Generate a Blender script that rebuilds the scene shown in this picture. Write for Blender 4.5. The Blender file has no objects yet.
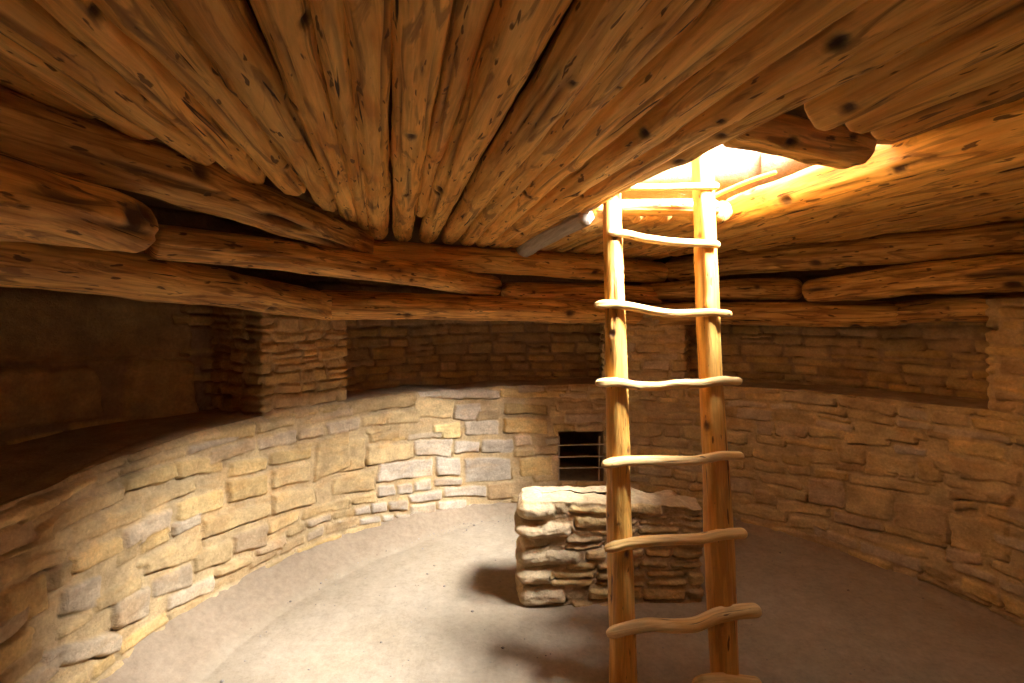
import bpy, math, random
import numpy as np

C = bpy.context.scene.collection
PI = math.pi
F = 480.0            # focal length in pixels of the 1024 px wide frame
HX, HY = 512.0, 321.0
EYE = 1.5
CX, CY, RW = 0.5, 1.8, 2.07     # centre and radius of the round room


def at(px, py, d):
    """a point of the photograph at distance d in front of the camera"""
    return np.array([(px - HX) / F * d, d, EYE + (HY - py) / F * d])


# ------------------------------------------------------------------ noise
def _hash(ix, iy, iz, seed):
    h = (ix.astype(np.int64) * 374761393 + iy.astype(np.int64) * 668265263
         + iz.astype(np.int64) * 2147483647 + seed * 974634777) & 0xFFFFFFFF
    h = ((h ^ (h >> 13)) * 1274126177) & 0xFFFFFFFF
    h = (h ^ (h >> 16)) & 0xFFFFFFFF
    return h / 4294967295.0


def noise(x, y, z=None, seed=0):
    """value noise in -1..1"""
    x = np.asarray(x, float); y = np.asarray(y, float)
    z = np.zeros_like(x) if z is None else np.asarray(z, float)
    x, y, z = np.broadcast_arrays(x, y, z)
    fx, fy, fz = np.floor(x), np.floor(y), np.floor(z)
    tx, ty, tz = x - fx, y - fy, z - fz
    tx = tx * tx * (3 - 2 * tx); ty = ty * ty * (3 - 2 * ty); tz = tz * tz * (3 - 2 * tz)
    r = 0
    for a in (0, 1):
        wx = tx if a else 1 - tx
        for b in (0, 1):
            wy = ty if b else 1 - ty
            for c in (0, 1):
                wz = tz if c else 1 - tz
                r = r + wx * wy * wz * _hash(fx + a, fy + b, fz + c, seed)
    return r * 2 - 1


def fbm(x, y, z=None, seed=0, octv=4, gain=0.5):
    z = np.zeros_like(np.asarray(x, float)) if z is None else z
    r, a, f, t = 0, 1.0, 1.0, 0
    for i in range(octv):
        r = r + a * noise(x * f, y * f, z * f, seed + i * 17)
        t += a; a *= gain; f *= 2.03
    return r / t


def sstep(a, b, x):
    t = np.clip((x - a) / (b - a), 0, 1)
    return t * t * (3 - 2 * t)


# ------------------------------------------------------------------ mesh
def mesh_obj(name, verts, faces, mat, parent=None, uv=None, col=None, smooth=True, origin=None):
    verts = np.asarray(verts, float)
    if origin is None:
        origin = verts.mean(axis=0) if parent is None else np.zeros(3)
    m = bpy.data.meshes.new(name)
    faces = np.asarray(faces) if not isinstance(faces, np.ndarray) else faces
    v = verts - np.asarray(origin)
    if faces.dtype == object or faces.ndim != 2:
        m.from_pydata(v.tolist(), [], [list(f) for f in faces])
    else:
        k = faces.shape[1]
        m.vertices.add(len(v)); m.vertices.foreach_set('co', v.astype(np.float32).ravel())
        m.loops.add(faces.size); m.loops.foreach_set('vertex_index', faces.astype(np.int32).ravel())
        m.polygons.add(len(faces))
        m.polygons.foreach_set('loop_start', np.arange(0, faces.size, k, dtype=np.int32))
        m.update(calc_edges=True)
    if uv is not None:
        l = m.uv_layers.new(name='UVMap')
        idx = np.empty(len(m.loops), np.int32); m.loops.foreach_get('vertex_index', idx)
        l.data.foreach_set('uv', np.asarray(uv, np.float32)[idx].ravel())
    if col is not None:
        a = m.color_attributes.new('tone', 'FLOAT_COLOR', 'POINT')
        c = np.ones((len(v), 4), np.float32); c[:, :np.asarray(col).shape[1]] = col
        a.data.foreach_set('color', c.ravel())
    if smooth:
        m.polygons.foreach_set('use_smooth', np.ones(len(m.polygons), bool))
    m.validate(); m.update()
    m.materials.append(mat)
    o = bpy.data.objects.new(name, m); C.objects.link(o)
    o.location = tuple(origin)
    if parent is not None:
        o.parent = parent
        o.location = tuple(np.asarray(origin) - np.array(parent.location))
    return o


def tag(o, label=None, cat=None, group=None, kind=None):
    if label: o['label'] = label
    if cat: o['category'] = cat
    if group: o['group'] = group
    if kind: o['kind'] = kind
    return o


def gridfaces(n, m, wrap=False, base=0):
    """faces of an n x m vertex grid (n rows), wrapping along m"""
    i = np.arange(n - 1)[:, None]; mm = m if wrap else m - 1
    j = np.arange(mm)[None, :]
    j2 = (j + 1) % m
    a = i * m + j; b = i * m + j2; c = (i + 1) * m + j2; d = (i + 1) * m + j
    return base + np.stack([a, b, c, d], -1).reshape(-1, 4)


# ------------------------------------------------------------------ materials
def new_mat(name):
    m = bpy.data.materials.new(name); m.use_nodes = True
    nt = m.node_tree; nt.nodes.clear()
    out = nt.nodes.new('ShaderNodeOutputMaterial')
    b = nt.nodes.new('ShaderNodeBsdfPrincipled')
    nt.links.new(b.outputs[0], out.inputs[0])
    return m, nt, b


def N(nt, t, **k):
    n = nt.nodes.new(t)
    for a, v in k.items():
        if a.startswith('i_'):
            n.inputs[a[2:]].default_value = v
        else:
            setattr(n, a, v)
    return n


def mix(nt, fac, a, b, mode='MIX'):
    n = nt.nodes.new('ShaderNodeMix'); n.data_type = 'RGBA'; n.blend_type = mode
    for s, v in ((n.inputs[0], fac), (n.inputs[6], a), (n.inputs[7], b)):
        if isinstance(v, bpy.types.NodeSocket): nt.links.new(v, s)
        else: s.default_value = v if not isinstance(v, tuple) or len(v) == 4 else (*v, 1)
    return n.outputs[2]


def ramp(nt, src, stops):
    r = nt.nodes.new('ShaderNodeValToRGB')
    e = r.color_ramp.elements
    while len(e) < len(stops): e.new(0.5)
    for k, (p, c) in enumerate(stops):
        e[k].position = p; e[k].color = c if len(c) == 4 else (*c, 1)
    nt.links.new(src, r.inputs[0])
    return r.outputs[0]


def g(v): return (v, v, v, 1)


def wood_mat(name, light, mid, dark, fleck=1.0, rough=0.62, shine=0.3, ft=.68, sk=.74, sv=22):
    m, nt, b = new_mat(name)
    uv = N(nt, 'ShaderNodeTexCoord').outputs['UV']
    vc = N(nt, 'ShaderNodeVertexColor', layer_name='tone')
    sep = N(nt, 'ShaderNodeSeparateColor'); nt.links.new(vc.outputs[0], sep.inputs[0])

    def mp(su, sv, off=0):
        n = N(nt, 'ShaderNodeMapping'); n.inputs['Scale'].default_value = (su, sv, 1)
        n.inputs['Location'].default_value = (off, off * .7, 0)
        nt.links.new(uv, n.inputs[0]); return n.outputs[0]

    def nz(su, sv, det=4, off=0, rg=.55, dist=0.0):
        n = N(nt, 'ShaderNodeTexNoise', noise_dimensions='2D')
        n.inputs['Scale'].default_value = 1; n.inputs['Detail'].default_value = det
        n.inputs['Roughness'].default_value = rg; n.inputs['Distortion'].default_value = dist
        nt.links.new(mp(su, sv, off), n.inputs['Vector']); return n.outputs['Fac']
    broad = nz(3.0, 12, 4, 3, dist=.4)
    base = ramp(nt, broad, [(0.34, mid), (0.60, light)])
    grain = ramp(nt, nz(4, 62, 4, 11, .6, .6), [(0.28, g(.74)), (0.55, g(1.0)), (.8, g(1.14))])
    c = mix(nt, 1.0, base, grain, 'MULTIPLY')
    strand = ramp(nt, nz(1.6 if sv == 22 else 2.6, sv, 4, 71, .6, .7), [(0.33, (sk, sk * .9, sk * .8, 1)), (0.50, g(1)), (.70, (1.10 + (.74 - sk) * .6, 1.16 + (.74 - sk), 1.22 + (.74 - sk), 1))])
    c = mix(nt, 1.0, c, strand, 'MULTIPLY')
    # patches of remaining inner bark
    bark = ramp(nt, nz(3.4, 24, 4, 23, .58, .9), [(0.56, g(0)), (0.66, g(.85))])
    c = mix(nt, bark, c, mix(nt, 0.72 * fleck, base, dark))
    # dark elongated flecks
    fl = ramp(nt, nz(10, 46, 2, 37, .5, .25), [(ft, g(0)), (ft + .04, g(1))])
    c = mix(nt, fl, c, mix(nt, 0.85, base, tuple(x * .5 for x in dark)))
    # fine long cracks
    cr = ramp(nt, nz(2.6, 48, 2, 51, .5, .5), [(0.235, g(1)), (0.275, g(0))])
    c = mix(nt, cr, c, tuple(x * .35 for x in dark))
    # own tone, knots
    c = mix(nt, 1.0, c, ramp(nt, sep.outputs[1], [(0, g(.55)), (1, g(1.25))]), 'MULTIPLY')
    c = mix(nt, sep.outputs[0], c, tuple(x * .42 for x in dark))
    gray = mix(nt, 1.0, (0.44, 0.35, 0.26, 1), grain, 'MULTIPLY')
    inv = N(nt, 'ShaderNodeMath', operation='SUBTRACT'); inv.inputs[0].default_value = 1
    nt.links.new(sep.outputs[2], inv.inputs[1])
    c = mix(nt, inv.outputs[0], c, gray)
    nt.links.new(c, b.inputs['Base Color'])
    b.inputs['Roughness'].default_value = rough
    b.inputs['Specular IOR Level'].default_value = shine
    # bump
    h1 = nz(4, 62, 4, 11, .6, .6)
    add = N(nt, 'ShaderNodeMath', operation='MULTIPLY_ADD')
    nt.links.new(fl, add.inputs[0]); add.inputs[1].default_value = -1.3; nt.links.new(h1, add.inputs[2])
    add2 = N(nt, 'ShaderNodeMath', operation='MULTIPLY_ADD')
    nt.links.new(cr, add2.inputs[0]); add2.inputs[1].default_value = -1.2; nt.links.new(add.outputs[0], add2.inputs[2])
    add3 = N(nt, 'ShaderNodeMath', operation='MULTIPLY_ADD')
    nt.links.new(bark, add3.inputs[0]); add3.inputs[1].default_value = .5; nt.links.new(add2.outputs[0], add3.inputs[2])
    bp = N(nt, 'ShaderNodeBump'); bp.inputs['Strength'].default_value = .5; bp.inputs['Distance'].default_value = .006
    nt.links.new(add3.outputs[0], bp.inputs['Height']); nt.links.new(bp.outputs[0], b.inputs['Normal'])
    return m


def stone_mat(name, fine=1.0):
    m, nt, b = new_mat(name)
    co = N(nt, 'ShaderNodeTexCoord').outputs['Object']
    vc = N(nt, 'ShaderNodeVertexColor', layer_name='tone')

    def nz(s, det=5, rg=.6, dist=0.0, zs=1.0):
        mp = N(nt, 'ShaderNodeMapping'); mp.inputs['Scale'].default_value = (s, s, s * zs)
        nt.links.new(co, mp.inputs[0])
        n = N(nt, 'ShaderNodeTexNoise'); n.inputs['Scale'].default_value = 1
        n.inputs['Detail'].default_value = det; n.inputs['Roughness'].default_value = rg
        n.inputs['Distortion'].default_value = dist
        nt.links.new(mp.outputs[0], n.inputs['Vector']); return n.outputs['Fac']
    c = mix(nt, 1.0, vc.outputs[0], ramp(nt, nz(9, 6), [(0.3, (.72, .70, .68, 1)), (0.7, (1.22, 1.2, 1.15, 1))]), 'MULTIPLY')
    c = mix(nt, 1.0, c, ramp(nt, nz(70, 4), [(0.3, g(.84)), (0.7, g(1.13))]), 'MULTIPLY')
    warm = ramp(nt, nz(4.0, 4, .6, .6, 2.2), [(0.5, g(0)), (0.66, g(.5))])
    c = mix(nt, warm, c, mix(nt, 1.0, c, (1.10, .92, .70, 1), 'MULTIPLY'))
    nt.links.new(c, b.inputs['Base Color'])
    b.inputs['Roughness'].default_value = .92
    b.inputs['Specular IOR Level'].default_value = .12
    add = N(nt, 'ShaderNodeMath', operation='MULTIPLY_ADD')
    nt.links.new(nz(22, 5, .65), add.inputs[0]); add.inputs[1].default_value = 1.6
    nt.links.new(nz(120, 4, .7), add.inputs[2])
    bp = N(nt, 'ShaderNodeBump'); bp.inputs['Strength'].default_value = .8 * fine; bp.inputs['Distance'].default_value = .006
    nt.links.new(add.outputs[0], bp.inputs['Height']); nt.links.new(bp.outputs[0], b.inputs['Normal'])
    return m


def soil_mat(name, a, bcol, bump=.004, dirt=None):
    m, nt, b = new_mat(name)
    co = N(nt, 'ShaderNodeTexCoord').outputs['Object']

    def nz(s, det=5, rg=.6):
        n = N(nt, 'ShaderNodeTexNoise'); n.inputs['Scale'].default_value = s
        n.inputs['Detail'].default_value = det; n.inputs['Roughness'].default_value = rg
        nt.links.new(co, n.inputs['Vector']); return n.outputs['Fac']
    c = mix(nt, ramp(nt, nz(2.2, 6), [(0.35, g(0)), (0.7, g(1))]), a, bcol)
    c = mix(nt, 1.0, c, ramp(nt, nz(45, 5, .7), [(0.3, g(.86)), (0.7, g(1.1))]), 'MULTIPLY')
    c = mix(nt, 1.0, c, ramp(nt, nz(13, 4, .6), [(0.35, g(.9)), (0.65, g(1.06))]), 'MULTIPLY')
    if dirt:
        vc = N(nt, 'ShaderNodeVertexColor', layer_name='tone')
        c = mix(nt, vc.outputs[0], c, mix(nt, 1.0, (*dirt, 1), ramp(nt, nz(30, 5, .7), [(0.3, g(.8)), (0.7, g(1.12))]), 'MULTIPLY'))
    nt.links.new(c, b.inputs['Base Color'])
    b.inputs['Roughness'].default_value = .95; b.inputs['Specular IOR Level'].default_value = .08
    add = N(nt, 'ShaderNodeMath', operation='MULTIPLY_ADD')
    nt.links.new(nz(16, 5), add.inputs[0]); add.inputs[1].default_value = 2.0
    nt.links.new(nz(130, 4, .7), add.inputs[2])
    bp = N(nt, 'ShaderNodeBump'); bp.inputs['Strength'].default_value = .7; bp.inputs['Distance'].default_value = bump
    nt.links.new(add.outputs[0], bp.inputs['Height']); nt.links.new(bp.outputs[0], b.inputs['Normal'])
    return m


W_ROOF = wood_mat('peeled_log_wood', (.93, .53, .140), (.80, .38, .078), (.16, .055, .014), sk=.84, ft=.69)
W_CRIB = wood_mat('weathered_log_wood', (.86, .46, .125), (.60, .275, .066), (.15, .052, .015), 1.1, sk=.56, sv=36)
W_RAIL = wood_mat('ladder_pole_wood', (.86, .46, .10), (.76, .34, .055), (.25, .09, .025), .4, .5, .4, ft=.73, sk=.85)
W_RUNG = wood_mat('ladder_rung_wood', (.82, .56, .24), (.76, .45, .14), (.30, .13, .045), .2, .55, .3, ft=.74, sk=.85)
STONE = stone_mat('sandstone_masonry')
FLOOR = soil_mat('packed_earth_floor', (.35, .26, .165), (.41, .315, .215), dirt=(.35, .25, .16))
MUD = soil_mat('dried_mud', (.22, .12, .055), (.15, .08, .035), .008)
STICK = soil_mat('weathered_stick', (.52, .40, .27), (.42, .31, .2), .002)

# ------------------------------------------------------------------ logs


def log_mesh(name, p0, p1, r0, r1, seed, mat, bend=.02, knots=5, cracks=3, e0=.7, e1=.7,
             lump=.07, tone=.5, gray=(0, 0), parent=None, step=.012, na=44, spots=None, squash=1.0, wave=None, groove=.075):
    """a round timber from p0 to p1 with rounded ends, knots, checks and an uneven surface"""
    rnd = random.Random(seed)
    p0 = np.asarray(p0, float); p1 = np.asarray(p1, float)
    L = np.linalg.norm(p1 - p0); ax = (p1 - p0) / L
    up = np.array([0, 0, 1.0])
    if abs(ax[2]) > .9: up = np.array([0, 1.0, 0])
    side = np.cross(ax, up); side /= np.linalg.norm(side)
    up = np.cross(side, ax)
    rm = max(r0, r1)
    n = max(12, int(L / step))
    core = np.linspace(0, L, n)
    cap0 = e0 * r0 * (1 - np.cos(np.linspace(0, PI / 2, 7)[1:-1]))
    cap1 = L - e1 * r1 * (1 - np.cos(np.linspace(0, PI / 2, 7)[1:-1]))
    s = np.sort(np.concatenate([core, cap0, cap1]))
    n = len(s)
    phi = np.linspace(0, 2 * PI, na + 1)           # seam at the top
    S, PH = np.meshgrid(s, phi, indexing='ij')
    r = r0 + (r1 - r0) * S / L
    c, sn = np.cos(PH), np.sin(PH)
    rel = 1 + lump * fbm(S / .22, c * 1.1 + seed, sn * 1.1, seed, 3) + lump * .5 * noise(S / .6, c * .8, sn * .8 + 5, seed + 5)
    R = r * rel
    # facets from the axe and long ridges
    R += .10 * r * noise(S / .55, c * 1.9 + seed * .3, sn * 1.9 + 9, seed + 9) + .05 * r * noise(S / .4, c * 4.0, sn * 4.0 + 9, seed + 10)
    R += .020 * r * noise(S / .10, c * 7, sn * 7, seed + 11)
    gr_ = noise(S / .5, c * 2.6 + 3, sn * 2.6 + seed * .7, seed + 13)          # long folds along the grain
    fold = np.exp(-(gr_ / .07) ** 2) * np.clip(noise(S / .35, c * 1.5, sn * 1.5, seed + 14) + .25, 0, 1)
    R -= groove * r * fold
    dark = .35 * fold * min(1, groove * 8)
    for k in range(knots):
        u = rnd.uniform(.03, .97) * L; ph = rnd.uniform(.2 * PI, 1.8 * PI)
        if spots and k < len(spots): u, ph = spots[k][0] * L, spots[k][1]
        w = rnd.uniform(.008, .024) * (rm / .07)
        du = (S - u); dv = (PH - ph) * r
        q = (du / (w * 2.0)) ** 2 + (dv / (w * 1.3)) ** 2
        R += rnd.uniform(.25, .7) * w * np.exp(-q * .35)
        R -= w * .75 * np.exp(-((du / (w * .8)) ** 2 + (dv / (w * .55)) ** 2))
        dark += np.exp(-((du / (w * 1.3)) ** 2 + (dv / (w * .85)) ** 2) ** 2) * 1.0
        dark += .14 * np.exp(-(np.sqrt(q) - 1.1) ** 2 / .03)
    for k in range(cracks):
        u = rnd.uniform(.05, .95) * L; ph = rnd.uniform(.25 * PI, 1.75 * PI)
        ln = rnd.uniform(.08, .3); w = rnd.uniform(.0035, .008) * (rm / .07)
        tw = rnd.uniform(-.6, .6)
        du = (S - u); dv = (PH - ph - tw * du) * r
        m_ = np.exp(-(du / ln) ** 4) * np.exp(-(dv / w) ** 2)
        R -= .012 * m_ * (rm / .07); dark += .8 * m_
    # rounded ends
    q0 = np.clip(S / (e0 * r0 + 1e-6), 0, 1); q1 = np.clip((L - S) / (e1 * r1 + 1e-6), 0, 1)
    R *= np.sqrt(1 - (1 - q0) ** 2) ** .8 * np.sqrt(1 - (1 - q1) ** 2) ** .8
    R = np.maximum(R, .0006)
    cu = bend * np.sin(PI * s / L) + bend * .5 * (noise(s / .45, s * 0 + .3, None, seed + 2)) * np.sin(PI * s / L)
    cs = bend * .9 * noise(s / .7, s * 0 + .7, None, seed + 3) * np.sin(PI * s / L)
    if wave is not None:
        cu = np.interp(s / L, np.linspace(0, 1, len(wave)), wave)
        k5 = np.ones(9) / 9; cu = np.convolve(np.pad(cu, 4, 'edge'), k5, 'valid')
    cen = p0 + ax * s[:, None] + up * cu[:, None] + side * cs[:, None]
    V = cen[:, None, :] + R[..., None] * (c[..., None] * up * squash + sn[..., None] * side)
    V = V.reshape(-1, 3)
    uvs = np.stack([S + seed * 3.17, PH * r + seed * 1.31], -1).reshape(-1, 2)
    tn = np.clip(tone + rnd.uniform(-.12, .12), 0, 1)
    grayv = 1 - (gray[0] + (gray[1] - gray[0]) * S / L)
    grayv = np.clip(grayv + .0 * S, 0, 1)
    col = np.stack([np.clip(dark, 0, 1), np.full_like(R, tn), grayv], -1).reshape(-1, 3)
    faces = gridfaces(n, na + 1)
    return mesh_obj(name, V, faces, mat, parent, uvs, col, origin=None if parent is None else (p0 + p1) / 2)


seedc = [100]


def roof_log(p0, p1, r0, r1, label, group=None, mat=None, name='roof_log', **k):
    seedc[0] += 1
    o = log_mesh(name, p0, p1, r0, r1, k.pop('seed', seedc[0]), mat or W_ROOF, **k)
    return tag(o, label, 'log', group)


HB = .50                                         # underside of the roof logs above the eye


def pt(px, py, H):                               # the point at height H above (or below) the eye seen at px, py
    d = F * H / (HY - py)
    return at(px, py, d)


G1 = 'roof logs left of the hatch'
# tip px, tip py, px at the frame's top, r at the tip, r near the camera, label, options
ceil_logs = [
    (38, 112, -178, .055, .060, 'roof log whose tip is cut off by the left edge, above the thick cracked log', {}),
    (93, 132, -100, .066, .058, 'pale-bellied roof log ending first at the far left of the roof', {}),
    (150, 149, -36, .064, .058, 'roof log with a blunt step-cut tip, second ending along the left cribbing', {}),
    (208, 170, 24, .062, .058, 'broad roof log with a pale flat-cut tip, third along the left cribbing', {}),
    (255, 192, 84, .052, .056, 'slimmer roof log with a knobby rounded tip, fourth along the left cribbing', {}),
    (297, 201, 140, .058, .062, 'roof log with two dark knots and a round bright tip, fifth along the left', {}),
    (331, 215, 208, .055, .064, 'brown rough-barked roof log with many dark splits, sixth along the left', {'cracks': 9, 'tone': .3}),
    (352, 226, 285, .058, .060, 'smooth orange roof log tapering beside a deep dark gap, seventh from the left', {}),
    (364, 236, 330, .036, .034, 'very thin roof log squeezed beside a deep dark gap', {}),
    (378, 242, 362, .066, .052, 'roof log pointing almost straight at the viewer, with a knot low down', {}),
    (403, 245, 420, .062, .056, 'roof log with a big diamond-shaped knot scar in its middle', {'spots': [(.45, PI)]}),
    (427, 246, 529, .066, .066, 'orange roof log with one round knot and a long dark slot', {'spots': [(.45, PI * .95)]}),
    (448, 247, 607, .058, .060, 'roof log with a deep round knot hole ringed by a bright highlight', {'spots': [(.4, PI * .9)]}),
    (466, 248, 666, .054, .058, 'roof log with scattered oval knots, just right of the round knot hole log', {}),
    (481, 249, 728, .050, .058, 'roof log with long pale shiny streaks, fourth left of the hatch edge', {'tone': .65}),
    (493, 250, 800, .050, .060, 'broad flat roof log with a long dark bark scar, third left of the hatch', {}),
    (502, 251, 878, .052, .062, 'roof log with a scalloped swelling edge, second left of the hatch', {}),
    (511, 252, 955, .055, .060, 'long straight brown roof log forming the near left edge of the hatch', {'tone': .3}),
]
for i, (tx, ty, x0, rt, rs, lab, op) in enumerate(ceil_logs):
    tip = pt(tx, ty, HB); tip[2] = EYE + HB + rt
    q = at(x0, 0, F * .56 / HY); q[2] = EYE + HB + rs
    st = q + (q - tip) * (q[1] + .22) / (tip[1] - q[1])          # runs on over the camera to the near wall
    st[2] = EYE + HB + rs
    rr = rs - (rt - rs) * .3
    dz = random.Random(900 + i).uniform(-.010, .014)
    st[2] += dz; tip[2] += dz * .3
    o = dict(knots=11, cracks=6, bend=random.Random(950 + i).uniform(-.014, .014), e0=.5, e1=1.3, tone=random.Random(990 + i).uniform(.38, .62), seed=200 + i, lump=.10, step=.009, na=56)
    o.update(op)
    roof_log(st, tip, rr * .955, rt * .94, lab, G1, **o)
# the narrow one wedged in from above
st = at(474, 0, .80); st[1] = -.2; st[0] = .19; st[2] = EYE + .572
tp = pt(421, 215, .55); tp[2] = EYE + .568
roof_log(st, tp, .050, .034, 'short thin roof log wedged behind the knot-scarred log, ending early', G1, knots=4, seed=260)

G2 = 'short roof logs behind the hatch'
back_tips = [(522, 253.5, 'short silver-grey weathered roof log behind the hatch, next to the wood around it'),
             (538, 255, 'short orange roof log directly right of the silver-grey one'),
             (552, 256, 'short roof log behind the hatch, second right of the silver-grey one'),
             (566, 257.5, 'short roof log behind the hatch, third right of the silver-grey one'),
             (580, 258.5, 'short roof log behind the hatch, fourth right of the silver-grey one'),
             (595, 260, 'short roof log whose tip ends just left of the left ladder rail'),
             (610, 261.5, 'short roof log behind the hatch, tip hidden by the left ladder rail'),
             (626, 262.5, 'short roof log seen just right of the left ladder rail, below the hatch'),
             (642, 263.5, 'short dark roof log between the ladder rails, rightmost behind the hatch')]
for i, (tx, ty, lab) in enumerate(back_tips):
    tip = pt(tx, ty, HB); r = .058 if i else .066; tip[2] = EYE + HB + r - (.015 if i == 0 else 0)
    ln = tip[1] - 2.42
    st = np.array([tip[0] + .262 * ln, tip[1] - ln, EYE + HB + r])
    if i == 0:
        tip = at(522, 250, 3.42); st = at(587, 216, 2.3); r = .062
    roof_log(st, tip, r if i else .044, r * (.92 if i else 1.0), lab, G2, bend=.006, knots=3, cracks=4, e0=.5, e1=1.2, seed=300 + i, tone=.4,
             gray=(.0, .0) if i else (1.0, 1.0), step=.012)

G3 = 'roof logs in front of the hatch'
for i, (X, r, dt, lab) in enumerate([
        (1.125, .058, 1.27, 'brown roof log in front of the hatch, tucked beside the long straight one'),
        (1.25, .062, 1.30, 'pale orange roof log ending at the near side of the hatch'),
        (1.375, .068, 1.36, 'roof log with dark bark scars near the top right, ending at the hatch')]):
    a = np.array([X + .25 * .25, -.25, EYE + HB + r + .006]); b = np.array([X - .25 * dt, dt, EYE + HB + r])
    roof_log(a, b, r, r, lab, G3, bend=.006, knots=5, cracks=7, seed=330 + i, tone=.42, e1=.35)

G4 = 'roof logs right of the hatch'
for i, (X, r, H, dt, lab, tn) in enumerate([
        (1.85, .088, .58, 3.85, 'big sunlit roof log along the right side of the hatch, glowing yellow', .6),
        (2.03, .066, .565, 3.80, 'orange roof log just right of the big sunlit log, with dark knots', .5),
        (2.19, .072, .565, 3.75, 'cracked brown roof log, second right of the big sunlit log', .42),
        (2.36, .070, .560, 3.65, 'long-split roof log, third right of the big sunlit log', .4),
        (2.54, .070, .556, 3.5, 'fissured roof log, fourth right of the big sunlit log', .45),
        (2.72, .072, .553, 3.3, 'roof log low at the right edge, fifth right of the big sunlit log', .4),
        (2.91, .072, .550, 3.1, 'roof log resting close above the right cribbing, sixth from the sunlit log', .4),
        (3.10, .072, .550, 2.9, 'shaded roof log next to last above the right cribbing', .4),
        (3.30, .075, .550, 2.6, 'last roof log above the right cribbing, nearly hidden at the right edge', .4)]):
    a = np.array([X + .05, -.2 if X < 2.6 else .2, EYE + H]); b = np.array([X - .25 * dt, dt, EYE + H])
    roof_log(a, b, r, r * .95, lab, G4, bend=.006, knots=10, cracks=12, seed=350 + i, tone=tn)

# ------------------------------------------------------------------ cribbing: stacked logs over the pilasters
G5 = 'cribbing logs around the wall top'


def crib(a, b, r0, r1, label, **k):
    o = dict(knots=7, cracks=9, bend=.015, tone=.5, lump=.1, e0=.5, e1=.7)
    o.update(k)
    return roof_log(a, b, r0, r1, label, G5, W_CRIB, 'cribbing_log', **o)


# left wall, bottom to top
crib(np.array([-1.72, .6, EYE + .224]), at(330, 307, 3.0), .086, .088, 'long thick lowest cribbing log on the left, with a knot hole in a lens-shaped split',
     seed=401, tone=.55, spots=[(.40, PI * 1.42)], knots=5)
crib(at(-420, 170, .55), at(140, 231, 1.42), .118, .066, 'stout curved cribbing log with a blunt rounded end at far left', seed=402, tone=.45, e1=1.0, bend=.03,
     spots=[(.85, PI * 1.35), (.62, PI * 1.4)])
crib(at(-30, 222, 1.52), at(75, 232, 1.75), .045, .045, 'small greyish cribbing log peeping out beneath the stout blunt log', seed=403, gray=(.3, .3))
crib(at(146, 240, 1.80), at(497, 287, 3.5), .068, .078, 'long split cribbing log in the middle layer, ending left of the ladder', seed=404, cracks=14, tone=.6)
crib(at(-60, 108, .98), at(364, 245, 2.78), .088, .090, 'thick dark cracked cribbing log under the left roof log tips', seed=405, cracks=16, tone=.38, bend=.02)
# back wall
crib(at(312, 305, 2.92), at(640, 315, 3.85), .088, .078, 'lowest cribbing log across the back, spanning from left pilaster to ladder', seed=411, tone=.68, e0=.9, cracks=7)
crib(at(502, 292, 3.6), at(690, 299, 4.05), .074, .076, 'short pale middle cribbing log with a pointed split, meeting a dark gap behind the ladder', seed=412, tone=.68)
roof_log(
    at(352, 253, 2.90), at(664, 273, 4.02), .086, .092, 'smooth top cribbing log with a large round knot under the roof log tips', G5,
    W_ROOF, 'cribbing_log', seed=413, tone=.5, cracks=4, knots=4, spots=[(.63, PI * 1.45)], bend=.01)
# right wall
crib(at(669, 270, 4.02), at(1130, 231, 2.05), .096, .080, 'dark top cribbing log running right from the ladder to the edge', seed=421, tone=.28, cracks=12)
crib(at(640, 294, 4.05), at(803, 290, 3.25), .080, .078, 'short dark cribbing log ending at a notch on the right wall', seed=422, tone=.3)
crib(at(806, 291, 3.22), at(1130, 267, 1.95), .074, .096, 'reddish splintered cribbing log on the right, starting at the notch', seed=423, tone=.42, cracks=22)
crib(at(610, 316, 4.05), at(905, 314, 2.95), .080, .078, 'streaky lowest cribbing log right of the ladder above the masonry', seed=424, tone=.3)
crib(at(870, 314, 3.12), at(1130, 307, 2.1), .066, .074, 'lowest cribbing log at right edge, resting on the right pilaster', seed=425, tone=.28)
# near ones behind the camera keep the room closed
# ------------------------------------------------------------------ the hatch collar
G6 = 'timbers framing the hatch'


def lp(X, d, H): return np.array([X - .25 * d, d, EYE + H])


for a, b, r, lab, sd in [
        (np.array([.64, 1.435, EYE + .602]), np.array([1.215, 1.665, EYE + .596]), .072, 'dark cross log at the near end of the hatch', 501),
        (lp(.99, 2.37, .552), lp(1.62, 2.375, .556), .040, 'pale sunlit cross log at the far end of the hatch', 502),
        (lp(.90, 2.64, .70), lp(1.95, 2.66, .70), .060, 'second sunlit cross log behind the far end of the hatch', 503),
        (at(700, 203, 2.52), at(777, 172, 2.36), .011, 'thin bright stick inside the hatch just right of the ladder top', 504)]:
    roof_log(a, b, r, r, lab, G6, W_ROOF, 'hatch_log', knots=4, cracks=3, bend=.01, seed=sd, tone=.6)

# ------------------------------------------------------------------ ladder
lad = bpy.data.objects.new('wooden_ladder', None); C.objects.link(lad)
LK, LD = .12, 1.955
lad.location = (.68, LD, 0)
tag(lad, 'tall pole ladder with wavy peeled rungs, rising from the floor through the hatch', 'ladder')


def lpnt(px, z):                                  # on the leaning plane of the ladder
    d = LD + LK * z
    return np.array([(px - HX) / F * d, d, z])


def px_at(pairs, z):
    return np.interp(z, [p[0] for p in pairs], [p[1] for p in pairs])


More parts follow.
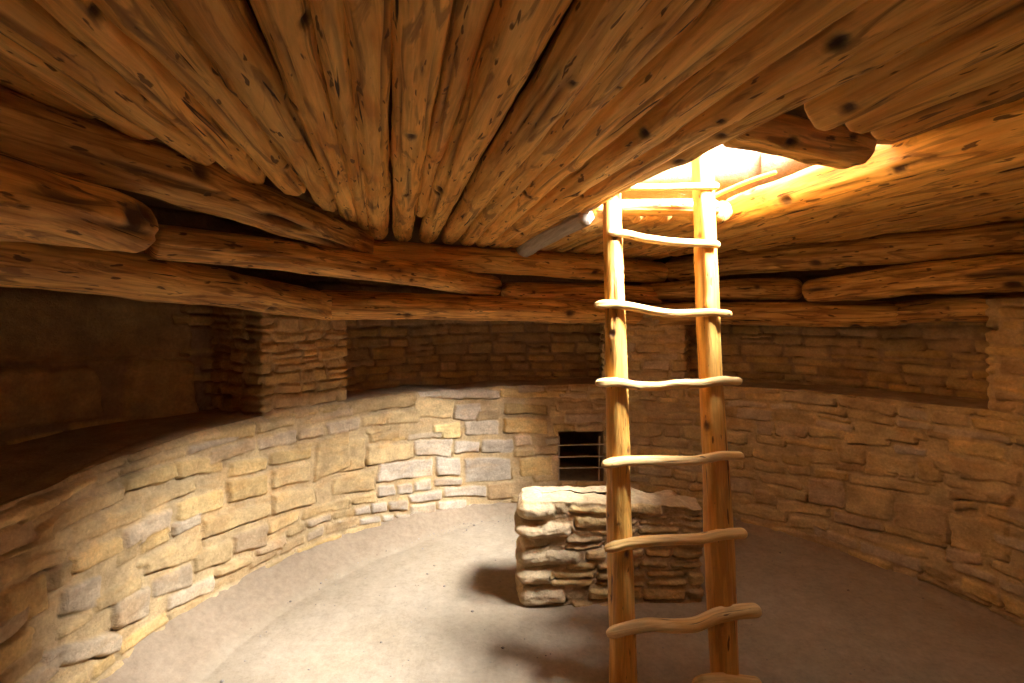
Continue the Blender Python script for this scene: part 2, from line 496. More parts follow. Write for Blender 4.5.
LR = [(-.02, 624), (.5, 619), (1.0, 616), (1.5, 613.5), (1.9, 612), (2.5, 610)]
RR = [(-.02, 726), (.5, 719), (1.0, 711), (1.5, 705), (1.9, 702), (2.5, 699)]
for pairs, r0, r1, sd, nk in ((LR, .0535, .040, 601, 9), (RR, .0575, .042, 602, 7)):
    a = lpnt(px_at(pairs, -.02), -.02); top = 2.62 if sd == 601 else 2.6
    b = lpnt(px_at(pairs, 2.5), top)
    log_mesh('rail', a, b, r0, r1, sd, W_RAIL, groove=.03, bend=.006, knots=nk, cracks=2, lump=.04, tone=.6, parent=lad, step=.009, na=36, e0=.3)
rungs = [  # left px, y, right px, y, height profile in px (up positive) left to right
    (692, 684, 762, 684, [0, 3, 4, 2, 0], .020),
    (606, 633, 761, 609, [-1, 2, 2, -3, -5, 1, 1, -1], .0240),
    (604, 547, 747, 533, [-2, 1, 1, 0, -2, 1, 0], .0195),
    (601, 464, 744, 457, [-1, 2, 1, 0, -1, 3, 1], .0185),
    (595, 384, 742, 383, [1, 2, -2, -3, 0, -1, 3, 2], .0165),
    (594, 306, 732, 314, [1, 3, 1, -2, -3, -1, 1, 0], .0165),
    (607, 235, 720, 245, [3, 3, 0, -1, -1, 0, 0], .0165),
    (600, 189, 719, 186, [0, 1, 0, 0, 0], .0155),
]
for i, (xa, ya, xb, yb, wv, r) in enumerate(rungs):
    def rp(px, py):
        k = (HY - py) / F
        z = (EYE + k * LD) / (1 - k * LK)
        return at(px, py, LD + LK * z - .048)
    a, b = rp(xa, ya), rp(xb, yb)
    sc = 2.1 / F
    log_mesh('rung', a, b, r * 1.12, r * 1.08, 620 + i, W_RUNG, groove=.04, knots=2, cracks=0, lump=.2, tone=.7, parent=lad, step=.006, na=28,
             wave=[w * sc for w in wv], e0=2.2, e1=1.2, bend=.003)

# ------------------------------------------------------------------ masonry
TAN = (.58, .40, .195); OCH = (.62, .41, .165); YEL = (.68, .49, .22); GRY = (.52, .43, .335); PIN = (.55, .385, .24)
PAL = (.64, .51, .37); BRN = (.46, .30, .155); LIL = (.49, .38, .28); MORT = np.array((.55, .385, .20))
PALETTE = [TAN, TAN, OCH, GRY, PIN, BRN, TAN, LIL, OCH]


class Field:
    """height and colour over a grid of (s, z) built stone by stone"""

    def __init__(self, S, Z, seed, mortar=MORT):
        self.S, self.Z = np.meshgrid(S, Z, indexing='xy')      # rows are z
        self.s, self.z = S, Z
        self.seed = seed
        n1 = fbm(self.S / .09, self.Z / .07, None, seed, 3)
        self.h = .004 * fbm(self.S / .25, self.Z / .2, None, seed + 3, 3) + .0022 * fbm(self.S / .03, self.Z / .03, None, seed + 4, 3)
        self.h += .0
        self.cov = np.zeros_like(self.h)
        self.col = np.ones(self.h.shape + (3,)) * mortar * (1 + .10 * n1)[..., None]
        self.ws = self.S + .008 * fbm(self.S / .05, self.Z / .05, None, seed + 7, 2) + .014 * fbm(self.S / .16, self.Z / .10, None, seed + 57, 2)
        self.wz = self.Z + .006 * fbm(self.S / .06, self.Z / .05, None, seed + 8, 2) + .009 * fbm(self.S / .14, self.Z / .10, None, seed + 58, 2)

    def stone(self, q, color, rnd, prot=.014, edge=.013, rd=.014, skip=None, keep=.6):
        """q: four (s, z) corners anticlockwise"""
        q = np.asarray(q, float)
        lo = q.min(0) - .02; hi = q.max(0) + .02
        j0, j1 = np.searchsorted(self.s, (lo[0], hi[0])); i0, i1 = np.searchsorted(self.z, (lo[1], hi[1]))
        if j1 - j0 < 3 or i1 - i0 < 3: return
        sl = np.s_[i0:i1, j0:j1]
        if skip is not None and self.cov[sl].mean() > skip: return
        x, y = self.ws[sl], self.wz[sl]
        ds = []
        for k in range(4):
            a, b = q[k], q[(k + 1) % 4]
            e = b - a; n = np.array([-e[1], e[0]]) / (np.hypot(*e) + 1e-9)
            ds.append((x - a[0]) * n[0] + (y - a[1]) * n[1])
        # rounded intersection
        cl = [np.maximum(rd - d, 0) for d in ds]
        dmin = np.minimum.reduce(ds)
        rdist = rd - np.sqrt(sum(c * c for c in cl))
        d = np.where(dmin < rd, rdist, dmin)
        cx, cy = q.mean(0)
        pr = prot * rnd.uniform(.55, 1.35)
        top = pr + rnd.uniform(-.05, .05) * (x - cx) + rnd.uniform(-.10, .10) * (y - cy)
        top = top + .0035 * fbm(x / .05 + rnd.uniform(0, 50), y / .022, None, self.seed + 21, 3) + .003 * noise(x / .12 + rnd.uniform(0, 90), y / .06, None, 5)
        t = sstep(0, edge, d) ** .8
        h0 = self.h[sl]; inside = d > -.004
        gap = np.exp(-((d + .002) / .0035) ** 2) * np.clip((noise(x / .10, y / .06, None, self.seed + 31) + .12) * 2.0, 0, 1)
        below = np.clip((cy - y) / (hi[1] - lo[1]) * 2.4 + .25, 0, 1)
        self.h[sl] = h0 * (1 - t) + top * t - gap * below * .030
        nz = 1 + .12 * fbm(x / .08 + rnd.uniform(0, 9), y / .035, None, self.seed + 41, 3)
        cc = (np.array(color) * keep + np.array(TAN) * (1 - keep)) * rnd.uniform(.86, 1.14) * nz[..., None]
        tc = sstep(-.001, .008, d)[..., None]
        self.col[sl] = self.col[sl] * (1 - tc) + cc * tc
        g_ = (gap * below)[..., None] * .7
        self.col[sl] = self.col[sl] * (1 - g_) + np.array((.12, .07, .035)) * g_
        self.cov[sl] = np.maximum(self.cov[sl], (d > 0).astype(float))

    def fill(self, seed, hmin=.05, hmax=.11, wmin=.12, wmax=.34, skip=.42, palette=PALETTE, gap=.008, **k):
        rnd = random.Random(seed)
        z = self.z[0]
        while z < self.z[-1] - .02:
            hh = rnd.uniform(hmin, hmax)
            s = self.s[0] - rnd.uniform(0, .2)
            while s < self.s[-1]:
                w = rnd.uniform(wmin, wmax)
                wob = .02 * float(noise(s * 1.3, z * 3, None, seed))
                wob2 = .02 * float(noise((s + w) * 1.3, z * 3, None, seed))
                j = lambda: rnd.uniform(-.006, .006)
                parts = [(z, z + hh)]
                if hh > hmax * .78 and rnd.random() < .3:
                    zz = z + hh * rnd.uniform(.4, .6); parts = [(z, zz), (zz, z + hh)]
                for za, zb_ in parts:
                    q = [(s + gap + j(), za + gap * .6 + wob + j()), (s + w - gap + j(), za + gap * .6 + wob2 + j()),
                         (s + w - gap + j(), zb_ - gap * .6 + wob2 + j()), (s + gap + j(), zb_ - gap * .6 + wob + j())]
                    self.stone(q, rnd.choice(palette), rnd, skip=skip, **k)
                s += w
            z += hh


def zb(th):                                       # height of the bench edge
    d = np.degrees(th) % 360
    return np.interp(d, [0, 20, 60, 95, 150, 190, 215, 330, 360], [1.04, 1.04, 1.01, .98, .975, .935, .93, 1.0, 1.04])


def onwall(px, py, R=RW):
    dx = (px - HX) / F
    A = dx * dx + 1; B = -2 * (dx * CX + CY); K = CX * CX + CY * CY - R * R
    d = (-B + math.sqrt(B * B - 4 * A * K)) / (2 * A)
    th = math.atan2(d - CY, dx * d - CX)
    if th < -PI / 2: th += 2 * PI
    return -th * R, EYE - (py - HY) / F * d


rnd = random.Random(5)
th_dense = np.arange(-.75, 3.95, .0034)
th_coarse = np.arange(3.95, 2 * PI - .75 + .0001, .03)
TH = np.concatenate([th_dense, th_coarse])
S = np.sort(-TH * RW)                              # s grows to the right of the picture
THs = -S / RW
Zr = np.arange(-.03, 1.09, .0068)
# the face is built to a constant height and stretched to the bench edge
fld = Field(S, Zr, 11)
back = [(80, 130, 190, 370, 95, 150, TAN), (380, 78, 120, 720, 82, 122, PAL), (725, 76, 120, 1010, 85, 118, OCH), (360, 130, 200, 525, 120, 205, TAN),
        (530, 148, 215, 640, 140, 215, PAL), (625, 172, 220, 722, 165, 215, BRN), (740, 140, 188, 930, 150, 190, OCH), (200, 190, 235, 375, 160, 225, TAN),
        (158, 262, 312, 300, 255, 295, TAN), (440, 235, 290, 555, 220, 290, YEL), (575, 215, 280, 722, 215, 280, PAL), (740, 200, 270, 925, 205, 272, OCH),
        (360, 300, 365, 520, 285, 372, PAL), (530, 298, 355, 638, 305, 352, GRY), (645, 300, 355, 780, 295, 352, GRY), (785, 280, 325, 860, 278, 322, PIN),
        (785, 335, 370, 870, 335, 370, TAN), (195, 395, 480, 440, 378, 450, GRY), (450, 370, 450, 555, 370, 450, GRY), (572, 375, 480, 770, 372, 470, GRY),
        (808, 375, 455, 950, 370, 450, OCH), (0, 460, 535, 185, 420, 510, TAN), (440, 460, 495, 562, 458, 490, LIL), (200, 490, 540, 275, 480, 535, GRY),
        (283, 485, 530, 352, 478, 525, GRY), (358, 475, 515, 430, 460, 512, GRY), (335, 530, 565, 478, 505, 550, GRY), (485, 500, 540, 665, 490, 540, GRY),
        (670, 480, 555, 860, 470, 545, BRN), (80, 540, 575, 195, 520, 565, TAN), (0, 560, 610, 85, 545, 590, TAN), (92, 588, 618, 165, 575, 612, GRY),
        (168, 565, 610, 240, 560, 605, GRY), (248, 560, 600, 330, 548, 595, GRY), (338, 570, 620, 450, 560, 610, GRY), (458, 560, 600, 580, 550, 598, GRY),
        (588, 570, 650, 705, 570, 650, GRY), (710, 580, 650, 805, 572, 650, LIL), (115, 630, 660, 210, 620, 650, GRY), (218, 615, 645, 270, 610, 640, GRY),
        (275, 610, 635, 400, 620, 655, LIL), (405, 625, 658, 470, 615, 655, GRY), (480, 610, 650, 582, 600, 648, GRY), (30, 640, 670, 110, 635, 668, GRY),
        (0, 300, 440, 145, 290, 420, TAN), (150, 320, 410, 355, 310, 375, TAN), (940, 150, 200, 1010, 150, 200, TAN)]
left = [(60, 240, 275, 245, 140, 165, OCH), (310, 150, 190, 455, 103, 150, YEL), (130, 245, 300, 310, 165, 210, TAN), (525, 20, 55, 655, 5, 45, OCH),
        (660, 0, 32, 760, -10, 15, TAN), (455, 105, 155, 580, 93, 130, OCH), (590, 110, 150, 690, 95, 130, OCH), (695, 85, 120, 805, 70, 100, OCH),
        (700, 130, 180, 805, 110, 155, TAN), (585, 155, 215, 690, 140, 190, OCH), (455, 215, 265, 575, 175, 230, OCH), (380, 195, 240, 505, 150, 185, TAN),
        (185, 270, 325, 360, 215, 260, TAN), (315, 285, 350, 445, 225, 290, LIL), (520, 260, 310, 695, 210, 250, TAN), (700, 190, 250, 810, 170, 215, TAN),
        (0, 330, 378, 135, 250, 310, TAN), (175, 350, 405, 310, 300, 345, OCH), (0, 450, 565, 125, 390, 490, OCH), (0, 385, 440, 170, 325, 365, TAN),
        (130, 380, 445, 172, 350, 420, TAN), (375, 360, 400, 525, 290, 355, TAN), (500, 345, 395, 595, 310, 370, TAN), (600, 300, 350, 690, 270, 325, PIN),
        (660, 335, 355, 735, 295, 330, PIN), (155, 440, 515, 260, 395, 480, GRY), (240, 460, 505, 365, 395, 440, TAN), (395, 415, 465, 495, 365, 430, LIL),
        (290, 470, 550, 390, 425, 475, LIL), (435, 455, 495, 555, 400, 445, GRY), (555, 385, 410, 650, 350, 370, TAN), (305, 520, 548, 385, 470, 505, PAL),
        (0, 575, 620, 80, 535, 565, OCH), (150, 545, 575, 235, 490, 520, TAN), (110, 600, 650, 310, 545, 600, GRY), (815, 60, 160, 900, 10, 120, TAN)]
right = [(300, 85, 110, 405, 90, 120, TAN), (425, 30, 62, 545, 35, 65, TAN), (190, 108, 130, 270, 115, 140, TAN), (275, 115, 140, 335, 120, 148, BRN),
         (345, 125, 150, 435, 135, 160, OCH), (440, 140, 168, 640, 165, 192, TAN), (325, 150, 215, 420, 162, 232, PIN), (425, 165, 240, 548, 190, 265, TAN),
         (555, 205, 285, 700, 228, 325, BRN), (390, 235, 262, 525, 265, 290, PIN), (530, 268, 292, 690, 300, 335, TAN), (275, 250, 280, 380, 262, 292, TAN),
         (185, 180, 215, 240, 185, 222, BRN), (245, 205, 238, 380, 225, 252, TAN), (120, 212, 240, 270, 235, 268, TAN), (245, 278, 300, 405, 315, 338, BRN),
         (500, 310, 340, 640, 335, 362, TAN), (690, 178, 205, 865, 188, 218, BRN), (705, 210, 234, 770, 210, 236, TAN), (790, 215, 250, 900, 228, 285, TAN),
         (700, 245, 330, 850, 270, 370, TAN), (690, 330, 365, 785, 345, 378, PIN), (555, 60, 85, 640, 75, 98, GRY), (480, 110, 140, 560, 125, 150, TAN),
         (400, 105, 130, 480, 120, 138, BRN), (195, 20, 60, 270, 30, 70, TAN), (330, 15, 42, 420, 20, 50, TAN), (550, 18, 42, 640, 28, 55, TAN),
         (640, 22, 45, 760, 32, 62, BRN), (725, 120, 150, 888, 135, 162, BRN), (650, 95, 130, 720, 108, 140, TAN), (800, 460, 490, 890, 500, 530, BRN),
         (610, 390, 412, 800, 452, 482, BRN), (560, 130, 155, 660, 150, 172, TAN), (120, 150, 185, 180, 160, 195, PIN), (120, 60, 95, 185, 70, 100, TAN)]


def addstones(lst, ox, oy, k, prot=.017, keep=.85):
    for xl, ytl, ybl, xr, ytr, ybr, c in lst:
        P = lambda x, y: onwall(ox + x / k, oy + y / k)
        fld.stone([P(xl, ybl), P(xr, ybr), P(xr, ytr), P(xl, ytl)], c, rnd, prot=prot, edge=.012, rd=.013, keep=keep)


addstones(back, 330, 370, 4.27)
addstones(left, 0, 420, 2.596, .024, .6)
addstones(right, 682, 420, 2.596)
fld.fill(77, prot=.012)
h = fld.h.copy()
zt = zb(THs)[None, :] + .010 * fbm(THs * 9, THs * 0, None, 4, 3)[None, :]
ZZ = np.minimum(fld.Z, zt)
# rounding of the bench edge
round_ = sstep(0, .03, zt - fld.Z)
R_ = RW - h * (.35 + .65 * round_) + (1 - round_) * .014 + .02 * fbm(THs * 2.5, THs * 0 + 3, None, 8, 2)[None, :]
ang = THs[None, :] + 0 * R_
ptsf = np.stack([CX + R_ * np.cos(ang), CY + R_ * np.sin(ang), ZZ], -1)
nr, nc = R_.shape
# bench top rows
vent = [onwall(557.5, 431), onwall(603, 487)]
vs0, vz1 = vent[0]; vs1, _ = vent[1]; vz0 = .21
tops = []; tcol = []
for k, rr in enumerate(np.concatenate([np.linspace(.012, .16, 12), np.linspace(.2, .8, 16)])):
    r = RW + rr
    zz = zt[0] - .004 + .012 * fbm(THs * r / .2, THs * 0 + rr / .2, None, 33, 3) + .02 * rr
    tops.append(np.stack([CX + r * np.cos(THs), CY + r * np.sin(THs), zz], -1))
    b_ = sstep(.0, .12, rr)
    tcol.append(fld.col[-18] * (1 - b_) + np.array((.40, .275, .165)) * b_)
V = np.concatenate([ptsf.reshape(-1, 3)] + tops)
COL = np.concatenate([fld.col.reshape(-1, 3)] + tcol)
fc = gridfaces(nr + len(tops), nc)
cen = np.stack([np.broadcast_to(S, fld.Z.shape).ravel(), fld.Z.ravel()], -1)
ok = fc[:, 0] < nr * nc - nc
cs_ = cen[np.minimum(fc[:, 0], nr * nc - 1)]
hole = ok & (cs_[:, 0] > vs0) & (cs_[:, 0] < vs1) & (cs_[:, 1] > vz0) & (cs_[:, 1] < vz1)
fc = fc[~hole]
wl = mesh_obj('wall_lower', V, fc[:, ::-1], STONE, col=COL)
tag(wl, kind='structure')
# close the small angular seam behind the camera is not needed: S spans the full circle

# ventilator shaft behind the opening
def box_open(name, s0, s1, z0, z1, r0, r1):
    v = []; f = []; cl = []
    S0, S1, Z0, Z1 = s0, s1, z0, z1
    n = 10
    def ring(r, e=0.0):
        out = []
        s0, s1, z0, z1 = S0 - e, S1 + e, Z0 - e, Z1 + e
        for t in np.linspace(0, 1, n, endpoint=False): out.append((s0 + (s1 - s0) * t, z0))
        for t in np.linspace(0, 1, n, endpoint=False): out.append((s1, z0 + (z1 - z0) * t))
        for t in np.linspace(0, 1, n, endpoint=False): out.append((s1 + (s0 - s1) * t, z1))
        for t in np.linspace(0, 1, n, endpoint=False): out.append((s0, z1 + (z0 - z1) * t))
        return [(CX + r * math.cos(-s / RW), CY + r * math.sin(-s / RW), z) for s, z in out]
    rs = np.r_[r0, np.linspace(r0, r1, 24)]
    for k, r in enumerate(rs):
        for p in ring(r, .07 if k == 0 else 0):
            w = .010 * float(noise(p[0] / .08, p[1] / .08, p[2] / .05, 3)) * (k > 1)
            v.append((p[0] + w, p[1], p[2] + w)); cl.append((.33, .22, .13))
    m = 4 * n
    fc = gridfaces(len(rs), m, True).tolist()
    fc.append(list(range((len(rs) - 1) * m, len(rs) * m)))
    return mesh_obj(name, v, np.array(fc, dtype=object), STONE, col=np.array(cl))


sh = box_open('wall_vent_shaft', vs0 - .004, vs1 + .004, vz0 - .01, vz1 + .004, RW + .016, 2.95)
tag(sh, kind='structure')
# upper wall, set back over the bench
S2 = np.sort(-np.concatenate([np.arange(-.35, 3.9, .0042), np.arange(3.9, 2 * PI - .35 + .0001, .04)]) * 2.45)
T2 = -S2 / 2.45
Z2 = np.arange(.86, 2.2, .010)
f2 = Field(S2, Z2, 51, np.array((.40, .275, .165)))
deg = np.degrees(T2)
for (a, b_, z0, z1, c) in [(158, 178, 1.30, 1.72, BRN), (166, 186, 1.02, 1.28, BRN), (180, 200, 1.26, 1.60, BRN), (157, 165, .95, 1.28, TAN)]:
    s0, s1 = -math.radians(b_) * 2.45, -math.radians(a) * 2.45
    f2.stone([(s0, z0 + .03), (s1, z0 - .02), (s1 - .03, z1), (s0 + .05, z1 + .03)], c, rnd, prot=.045, edge=.022, rd=.04)
f2.fill(88, prot=.010, hmin=.05, hmax=.10, wmin=.14, wmax=.36, palette=[TAN, OCH, BRN, BRN, PIN, TAN, (.45, .31, .18)])
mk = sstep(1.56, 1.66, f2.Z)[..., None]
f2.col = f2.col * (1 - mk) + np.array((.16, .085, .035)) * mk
rb = np.interp(np.degrees(T2), [-30, 20, 60, 100, 140, 158, 170, 215, 340], [2.50, 2.50, 2.42, 2.42, 2.46, 2.52, 2.72, 2.75, 2.6])
R2 = rb[None, :] - f2.h * 1.2
V2 = np.stack([CX + R2 * np.cos(T2)[None, :], CY + R2 * np.sin(T2)[None, :], f2.Z], -1).reshape(-1, 3)
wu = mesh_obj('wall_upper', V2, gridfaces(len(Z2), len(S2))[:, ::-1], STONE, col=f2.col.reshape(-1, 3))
tag(wu, kind='structure')


# pilasters
def pilaster(th0, th1, label, seed, ztop=1.60, palette=PALETTE, front=RW + .012, hmin=.05, hmax=.09):
    """a masonry block on the bench; th0 is its left side in the picture"""
    a0 = math.radians(th0); a1 = math.radians(th1)
    P = lambda a, r: np.array([CX + r * math.cos(a), CY + r * math.sin(a)])
    corners = [P(a0, 2.70), P(a0, front), P(a1, front), P(a1, 2.70)]
    pts = [corners[0]]
    rc = .022
    for k in (1, 2):
        a, b, c = corners[k - 1], corners[k], corners[k + 1]
        d1 = (a - b) / np.linalg.norm(a - b); d2 = (c - b) / np.linalg.norm(c - b)
        for t in np.linspace(0, 1, 6):
            p = (1 - t) ** 2 * (b + d1 * rc) + 2 * t * (1 - t) * b + t * t * (b + d2 * rc)
            pts.append(p)
    pts.append(corners[3])
    pts = np.array(pts)
    seg = np.r_[0, np.cumsum(np.linalg.norm(np.diff(pts, axis=0), axis=1))]
    s = np.arange(0, seg[-1], .006)
    xy = np.stack([np.interp(s, seg, pts[:, 0]), np.interp(s, seg, pts[:, 1])], -1)
    tg = np.gradient(xy, axis=0); tg /= np.linalg.norm(tg, axis=1)[:, None]
    k = np.ones(7) / 7
    tg = np.stack([np.convolve(np.pad(tg[:, i], 3, 'edge'), k, 'valid') for i in (0, 1)], -1)
    tg /= np.linalg.norm(tg, axis=1)[:, None]
    nrm = np.stack([tg[:, 1], -tg[:, 0]], -1)
    mid = np.array([CX, CY])
    if np.dot(nrm[len(s) // 2], mid - xy[len(s) // 2]) < 0: nrm = -nrm
    z = np.arange(.90, ztop, .0065)
    f = Field(s, z, seed)
    f.fill(seed, hmin=hmin, hmax=hmax, wmin=.09, wmax=.24, palette=palette, prot=.011)
    hh = f.h * 1.0
    X = xy[None, :, 0] + hh * nrm[None, :, 0]; Y = xy[None, :, 1] + hh * nrm[None, :, 1]
    V = np.stack([X, Y, f.Z], -1).reshape(-1, 3)
    fcs = gridfaces(len(z), len(s)).tolist()
    fcs.append(list(range((len(z) - 1) * len(s), len(z) * len(s))))
    o = mesh_obj('stone_pilaster', V, np.array(fcs, dtype=object), STONE, col=f.col.reshape(-1, 3))
    return tag(o, label, 'pilaster', 'stone pilasters on the bench')


pilaster(155.2, 139.6, 'square stone pilaster on the bench at left, holding up the cribbing', 61, palette=[OCH, TAN, OCH, TAN, BRN])
pilaster(83.5, 66.3, 'stone pilaster on the back bench, seen between the ladder rails', 62, ztop=1.60)
pilaster(19.3, 5, 'stone pilaster cut off by the right edge of the picture', 63, ztop=1.62, palette=[TAN, BRN, OCH])
pilaster(208.5, 194.5, 'stone pilaster at the far left edge, only its rounded side showing', 64, ztop=1.60)

# ------------------------------------------------------------------ deflector
def deflector():
    x0, x1, y0, y1 = .05, 1.02, 2.52, 2.75
    sk = -.02
    rc = .035
    cs = [(x0, y0), (x1, y0 + .05), (x1, y1 + .05), (x0, y1)]
    cs = [np.array(c) for c in cs]
    pts = []
    for k in range(4):
        a, b, c = cs[k - 1], cs[k], cs[(k + 1) % 4]
        d1 = (a - b) / np.linalg.norm(a - b); d2 = (c - b) / np.linalg.norm(c - b)
        for t in np.linspace(0, 1, 7):
            pts.append((1 - t) ** 2 * (b + d1 * rc) + 2 * t * (1 - t) * b + t * t * (b + d2 * rc))
    pts.append(pts[0]); pts = np.array(pts)
    seg = np.r_[0, np.cumsum(np.linalg.norm(np.diff(pts, axis=0), axis=1))]
    n = int(seg[-1] / .005)
    s = np.linspace(0, seg[-1], n, endpoint=False)
    xy = np.stack([np.interp(s, seg, pts[:, 0]), np.interp(s, seg, pts[:, 1])], -1)
    tg = np.roll(xy, -2, 0) - np.roll(xy, 2, 0)
    for _ in range(3): tg = tg + np.roll(tg, 1, 0) + np.roll(tg, -1, 0)
    tg /= np.linalg.norm(tg, axis=1)[:, None]
    nrm = np.stack([tg[:, 1], -tg[:, 0]], -1)
    z = np.arange(-.03, .545, .005)
    f = Field(s, z, 71, np.array((.50, .34, .18)))
    # lobed courses of long slabs; they show most at the left end
    zz = -.01
    rn = random.Random(9)
    zl = [-.01, .10, .20, .305, .35, .45, .552]
    L = seg[-1]
    for a, b in zip(zl[:-1], zl[1:]):
        # left end block wraps the corner: the path starts at the front left corner
        for s0, s1 in ((-.14, .0), (0.0, .26 + rn.uniform(-.05, .05))):
            pass
        e = .27 + rn.uniform(-.09, .10)
        f.stone([(-.05, a + .008), (e, a + .012), (e, b - .008), (-.05, b - .006)], (.56, .42, .27), rn, prot=.030, edge=.034, rd=.03)
        f.stone([(L - .34, a + .008), (L + .05, a + .008), (L + .05, b - .006), (L - .34, b - .006)], (.56, .42, .27), rn, prot=.028, edge=.034, rd=.03)
    f.fill(14, hmin=.045, hmax=.085, wmin=.12, wmax=.30, skip=.35, palette=[OCH, OCH, BRN, OCH, (.55, .37, .17)], prot=.013, edge=.018)
    hh = f.h + .010 * fbm(f.S / .11, f.Z / .05, None, 77, 4) + .006 * fbm(f.S / .03, f.Z / .02, None, 78, 3)
    ztop = .545 - .05 * sstep(x0 + .3, x1, xy[:, 0]) + .018 * fbm(s / .12, s * 0, None, 79, 3)
    Zs = f.Z / f.Z.max() * ztop[None, :]
    X = xy[None, :, 0] + hh * nrm[None, :, 0]; Y = xy[None, :, 1] + hh * nrm[None, :, 1]
    rows = [np.stack([X, Y, Zs], -1).reshape(-1, 3)]
    cols = [f.col.reshape(-1, 3)]
    last = np.stack([X[-1], Y[-1]], -1)
    ym = np.interp(last[:, 0], [x0, x1], [(y0 + y1) / 2, (y0 + y1) / 2 + .05])
    tgt = np.stack([np.clip(last[:, 0], x0 + .12, x1 - .12), ym], -1)
    for t in np.linspace(.05, 1, 14):
        p = last * (1 - t) + tgt * t
        zt_ = ztop + .012 * np.sin(min(t * 2.2, 1) * PI / 2) + .014 * fbm(p[:, 0] / .07, p[:, 1] / .07, None, 81, 4)
        rows.append(np.stack([p[:, 0], p[:, 1], zt_], -1)); cols.append(np.array((.54, .39, .22)) * (1 + .2 * fbm(p[:, 0] / .1, p[:, 1] / .1, None, 84, 3))[:, None])
    V = np.concatenate(rows); CO = np.concatenate(cols)
    o = mesh_obj('deflector_wall', V, gridfaces(len(z) + 14, n, True), STONE, col=CO)
    return tag(o, 'low freestanding stone deflector wall behind the ladder, in front of the dark vent', 'low wall')


deflector()

# ------------------------------------------------------------------ vent grille of thin sticks
gr = bpy.data.objects.new('vent_grille', None); C.objects.link(gr)
sm, zm = (vs0 + vs1) / 2, (vz0 + vz1) / 2


def wp(s, z, r): return np.array([CX + r * math.cos(-s / RW), CY + r * math.sin(-s / RW), z])


gr.location = tuple(wp(sm, vz0, RW))
tag(gr, 'grille of thin pale sticks across the dark vent opening', 'grille')
for z_ in (vz1 - .115, vz1 - .21, vz1 - .30):
    log_mesh('bar', wp(vs0 - .01, z_ - .004, RW + .012), wp(vs1 + .01, z_ + .006, RW + .012), .0055, .0055, 700 + int(z_ * 99), STICK, parent=gr, knots=0, cracks=0,
             lump=.1, bend=.003, step=.03, na=10)
for s_ in (vs0 + .012, vs1 - .03):
    log_mesh('upright', wp(s_, vz0 - .008, RW + .022), wp(s_ + .006, vz1 - .045, RW + .022), .0055, .005, 710, STICK, parent=gr, knots=0, cracks=0, lump=.1,
             bend=.003, step=.03, na=10)

# ------------------------------------------------------------------ floor
rr = np.concatenate([np.linspace(.001, 1.5, 110), np.linspace(1.51, 2.14, 90)])
tt = np.linspace(0, 2 * PI, 900, endpoint=False)
RR_, TT = np.meshgrid(rr, tt, indexing='ij')
X = CX + RR_ * np.cos(TT); Y = CY + RR_ * np.sin(TT)
fh = np.interp(np.degrees(TT), [0, 30, 90, 110, 130, 170, 200, 300, 360], [.04, .04, .05, .08, .14, .16, .16, .06, .04])
fw = np.interp(np.degrees(TT), [0, 30, 90, 110, 130, 170, 200, 300, 360], [.09, .09, .11, .17, .25, .27, .27, .12, .09])
inner = RW - fw + .03 * fbm(TT * 3, RR_ * 0, None, 3, 3)
tf = np.clip((RR_ - inner) / (RW + .02 - inner), 0, 1)
Zf = .007 * fbm(X / .5, Y / .5, None, 21, 4) + .0016 * fbm(X / .04, Y / .04, None, 22, 3) + fh * tf ** 1.15 + np.sqrt(tf) * .022 * fbm(X / .10, Y / .10, None, 23, 4)
Vf = np.stack([X, Y, Zf], -1).reshape(-1, 3)
fl = mesh_obj('floor', Vf, gridfaces(len(rr), len(tt), True)[:, ::-1], FLOOR, origin=(CX, CY, 0), col=np.repeat(np.clip(tf * 3.5 + .25 * fbm(X / .06, Y / .06, None, 29, 3) * (tf > 0), 0, .9).reshape(-1, 1), 3, 1))
if fl.data.polygons[0].normal.z < 0: fl.data.flip_normals()
tag(fl, kind='structure')
# grit on the floor
rn = random.Random(4)
gv, gf = [], []
for k in range(900):
    a = rn.uniform(0, 2 * PI); r = 1.9 * math.sqrt(rn.random())
    if rn.random() < .35: r = rn.uniform(1.82, 1.93); a = rn.uniform(math.radians(100), math.radians(200))
    sz = rn.uniform(.0015, .0050) * (2.0 if rn.random() < .12 else 1)
    x, y = CX + r * math.cos(a), CY + r * math.sin(a)
    if .0 < x < 1.07 and 2.46 < y < 2.85: continue
    b0 = len(gv)
    z0 = float(.007 * fbm(np.array([x / .5]), np.array([y / .5]), None, 21, 4)[0]) + sz * .3
    if r > 1.83: z0 += .012
    for dx, dy, dz in ((1, 0, 0), (-1, 0, 0), (0, 1, 0), (0, -1, 0), (0, 0, .8), (0, 0, -.8)):
        q = rn.uniform(.7, 1.3)
        gv.append((x + dx * sz * q, y + dy * sz * q, z0 + dz * sz))
    for f_ in ((0, 2, 4), (2, 1, 4), (1, 3, 4), (3, 0, 4), (2, 0, 5), (1, 2, 5), (3, 1, 5), (0, 3, 5)):
        gf.append([b0 + i for i in f_])
gt = mesh_obj('floor_grit', gv, np.array(gf), soil_mat('grit', (.16, .11, .08), (.5, .43, .36), .001))
tag(gt, 'small stone chips and grit scattered over the earth floor', 'grit', kind='stuff')

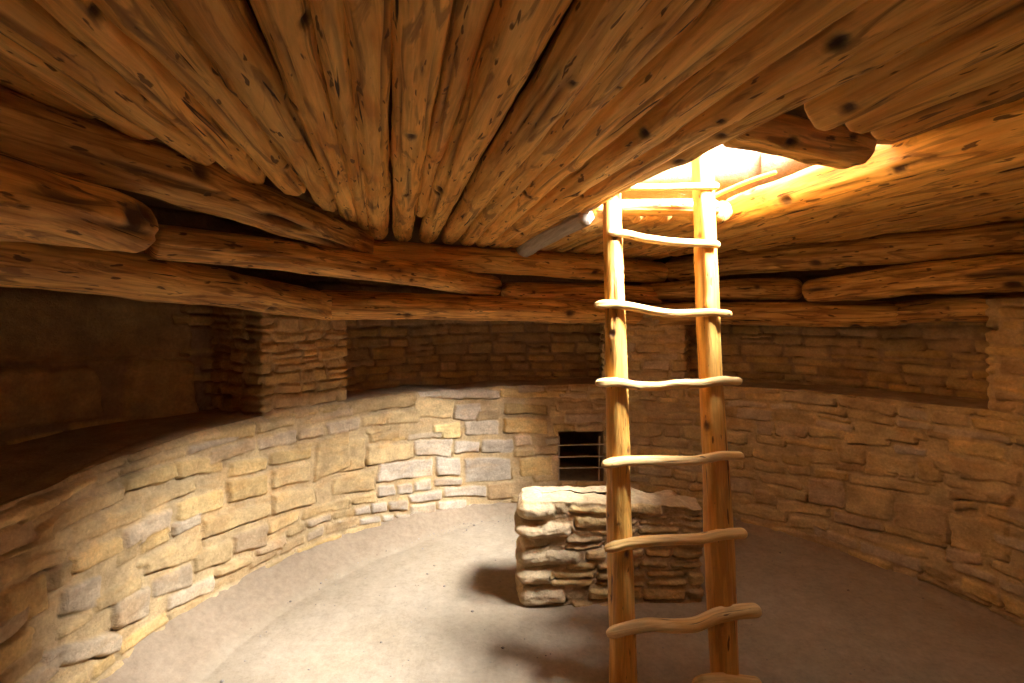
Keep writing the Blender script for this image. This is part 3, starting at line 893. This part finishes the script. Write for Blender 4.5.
# ------------------------------------------------------------------ roof slab with the hatch hole (dried mud over the logs)
def slab():
    Xs = [-3.2, 1.02, 1.97, 4.2]; ds = [-1.6, 1.70, 2.56, 4.8]
    z0, z1 = EYE + .625, EYE + .90
    vs, fs = [], []
    idx = {}
    for i, X_ in enumerate(Xs):
        for j, d in enumerate(ds):
            for k, z_ in enumerate((z0, z1)):
                idx[i, j, k] = len(vs); vs.append(tuple(lp(X_, d, z_ - EYE)))
    for i in range(3):
        for j in range(3):
            if i == 1 and j == 1: continue
            fs.append([idx[i, j, 0], idx[i, j + 1, 0], idx[i + 1, j + 1, 0], idx[i + 1, j, 0]])
            fs.append([idx[i, j, 1], idx[i + 1, j, 1], idx[i + 1, j + 1, 1], idx[i, j + 1, 1]])
    def side(a, b): fs.append([idx[a + (0,)], idx[b + (0,)], idx[b + (1,)], idx[a + (1,)]])
    for a, b in (((1, 1), (2, 1)), ((2, 1), (2, 2)), ((2, 2), (1, 2)), ((1, 2), (1, 1))): side(b, a)
    for k in range(3):
        side((k, 0), (k + 1, 0)); side((k + 1, 3), (k, 3)); side((0, k + 1), (0, k)); side((3, k), (3, k + 1))
    return mesh_obj('ceiling', vs, np.array(fs), MUD, smooth=False)


tag(slab(), kind='structure')

# ------------------------------------------------------------------ light
w = bpy.data.worlds.new('sky'); bpy.context.scene.world = w; w.use_nodes = True
bg = w.node_tree.nodes['Background']
bg.inputs[0].default_value = (1.0, .95, .88, 1); bg.inputs[1].default_value = 3.2


def area(name, loc, target, sx, sy, power, color):
    from mathutils import Vector
    l = bpy.data.lights.new(name, 'AREA'); l.shape = 'RECTANGLE'; l.size = sx; l.size_y = sy; l.energy = power; l.color = color
    o = bpy.data.objects.new(name, l); C.objects.link(o); o.location = loc
    o.rotation_euler = (Vector(target) - Vector(loc)).to_track_quat('-Z', 'Y').to_euler()
    return o


A = math.radians(39.5)
area('open_sky_light', (1.1 + 6 * math.sin(A), .15, 2.1 + 6 * math.cos(A)), (1.1, 2.1, 2.1), 5.2, 3.7, 18000, (.88, .94, 1.0))

# ------------------------------------------------------------------ camera
cam = bpy.data.cameras.new('camera'); cam.sensor_width = 36; cam.lens = F / 1024 * 36
cam.shift_y = -(341.5 - HY) / 1024; cam.clip_start = .02
co = bpy.data.objects.new('camera', cam); C.objects.link(co)
co.location = (0, 0, EYE); co.rotation_euler = (PI / 2, 0, 0)
sc = bpy.context.scene; sc.camera = co
sc.view_settings.view_transform = 'Standard'; sc.view_settings.look = 'None'
sc.view_settings.gamma = 1; sc.view_settings.use_curve_mapping = False
sc.view_settings.exposure = 0.78
cy = sc.cycles
cy.max_bounces = 14; cy.diffuse_bounces = 12; cy.glossy_bounces = 4
cy.use_denoising = True
cy.sample_clamp_indirect = 10
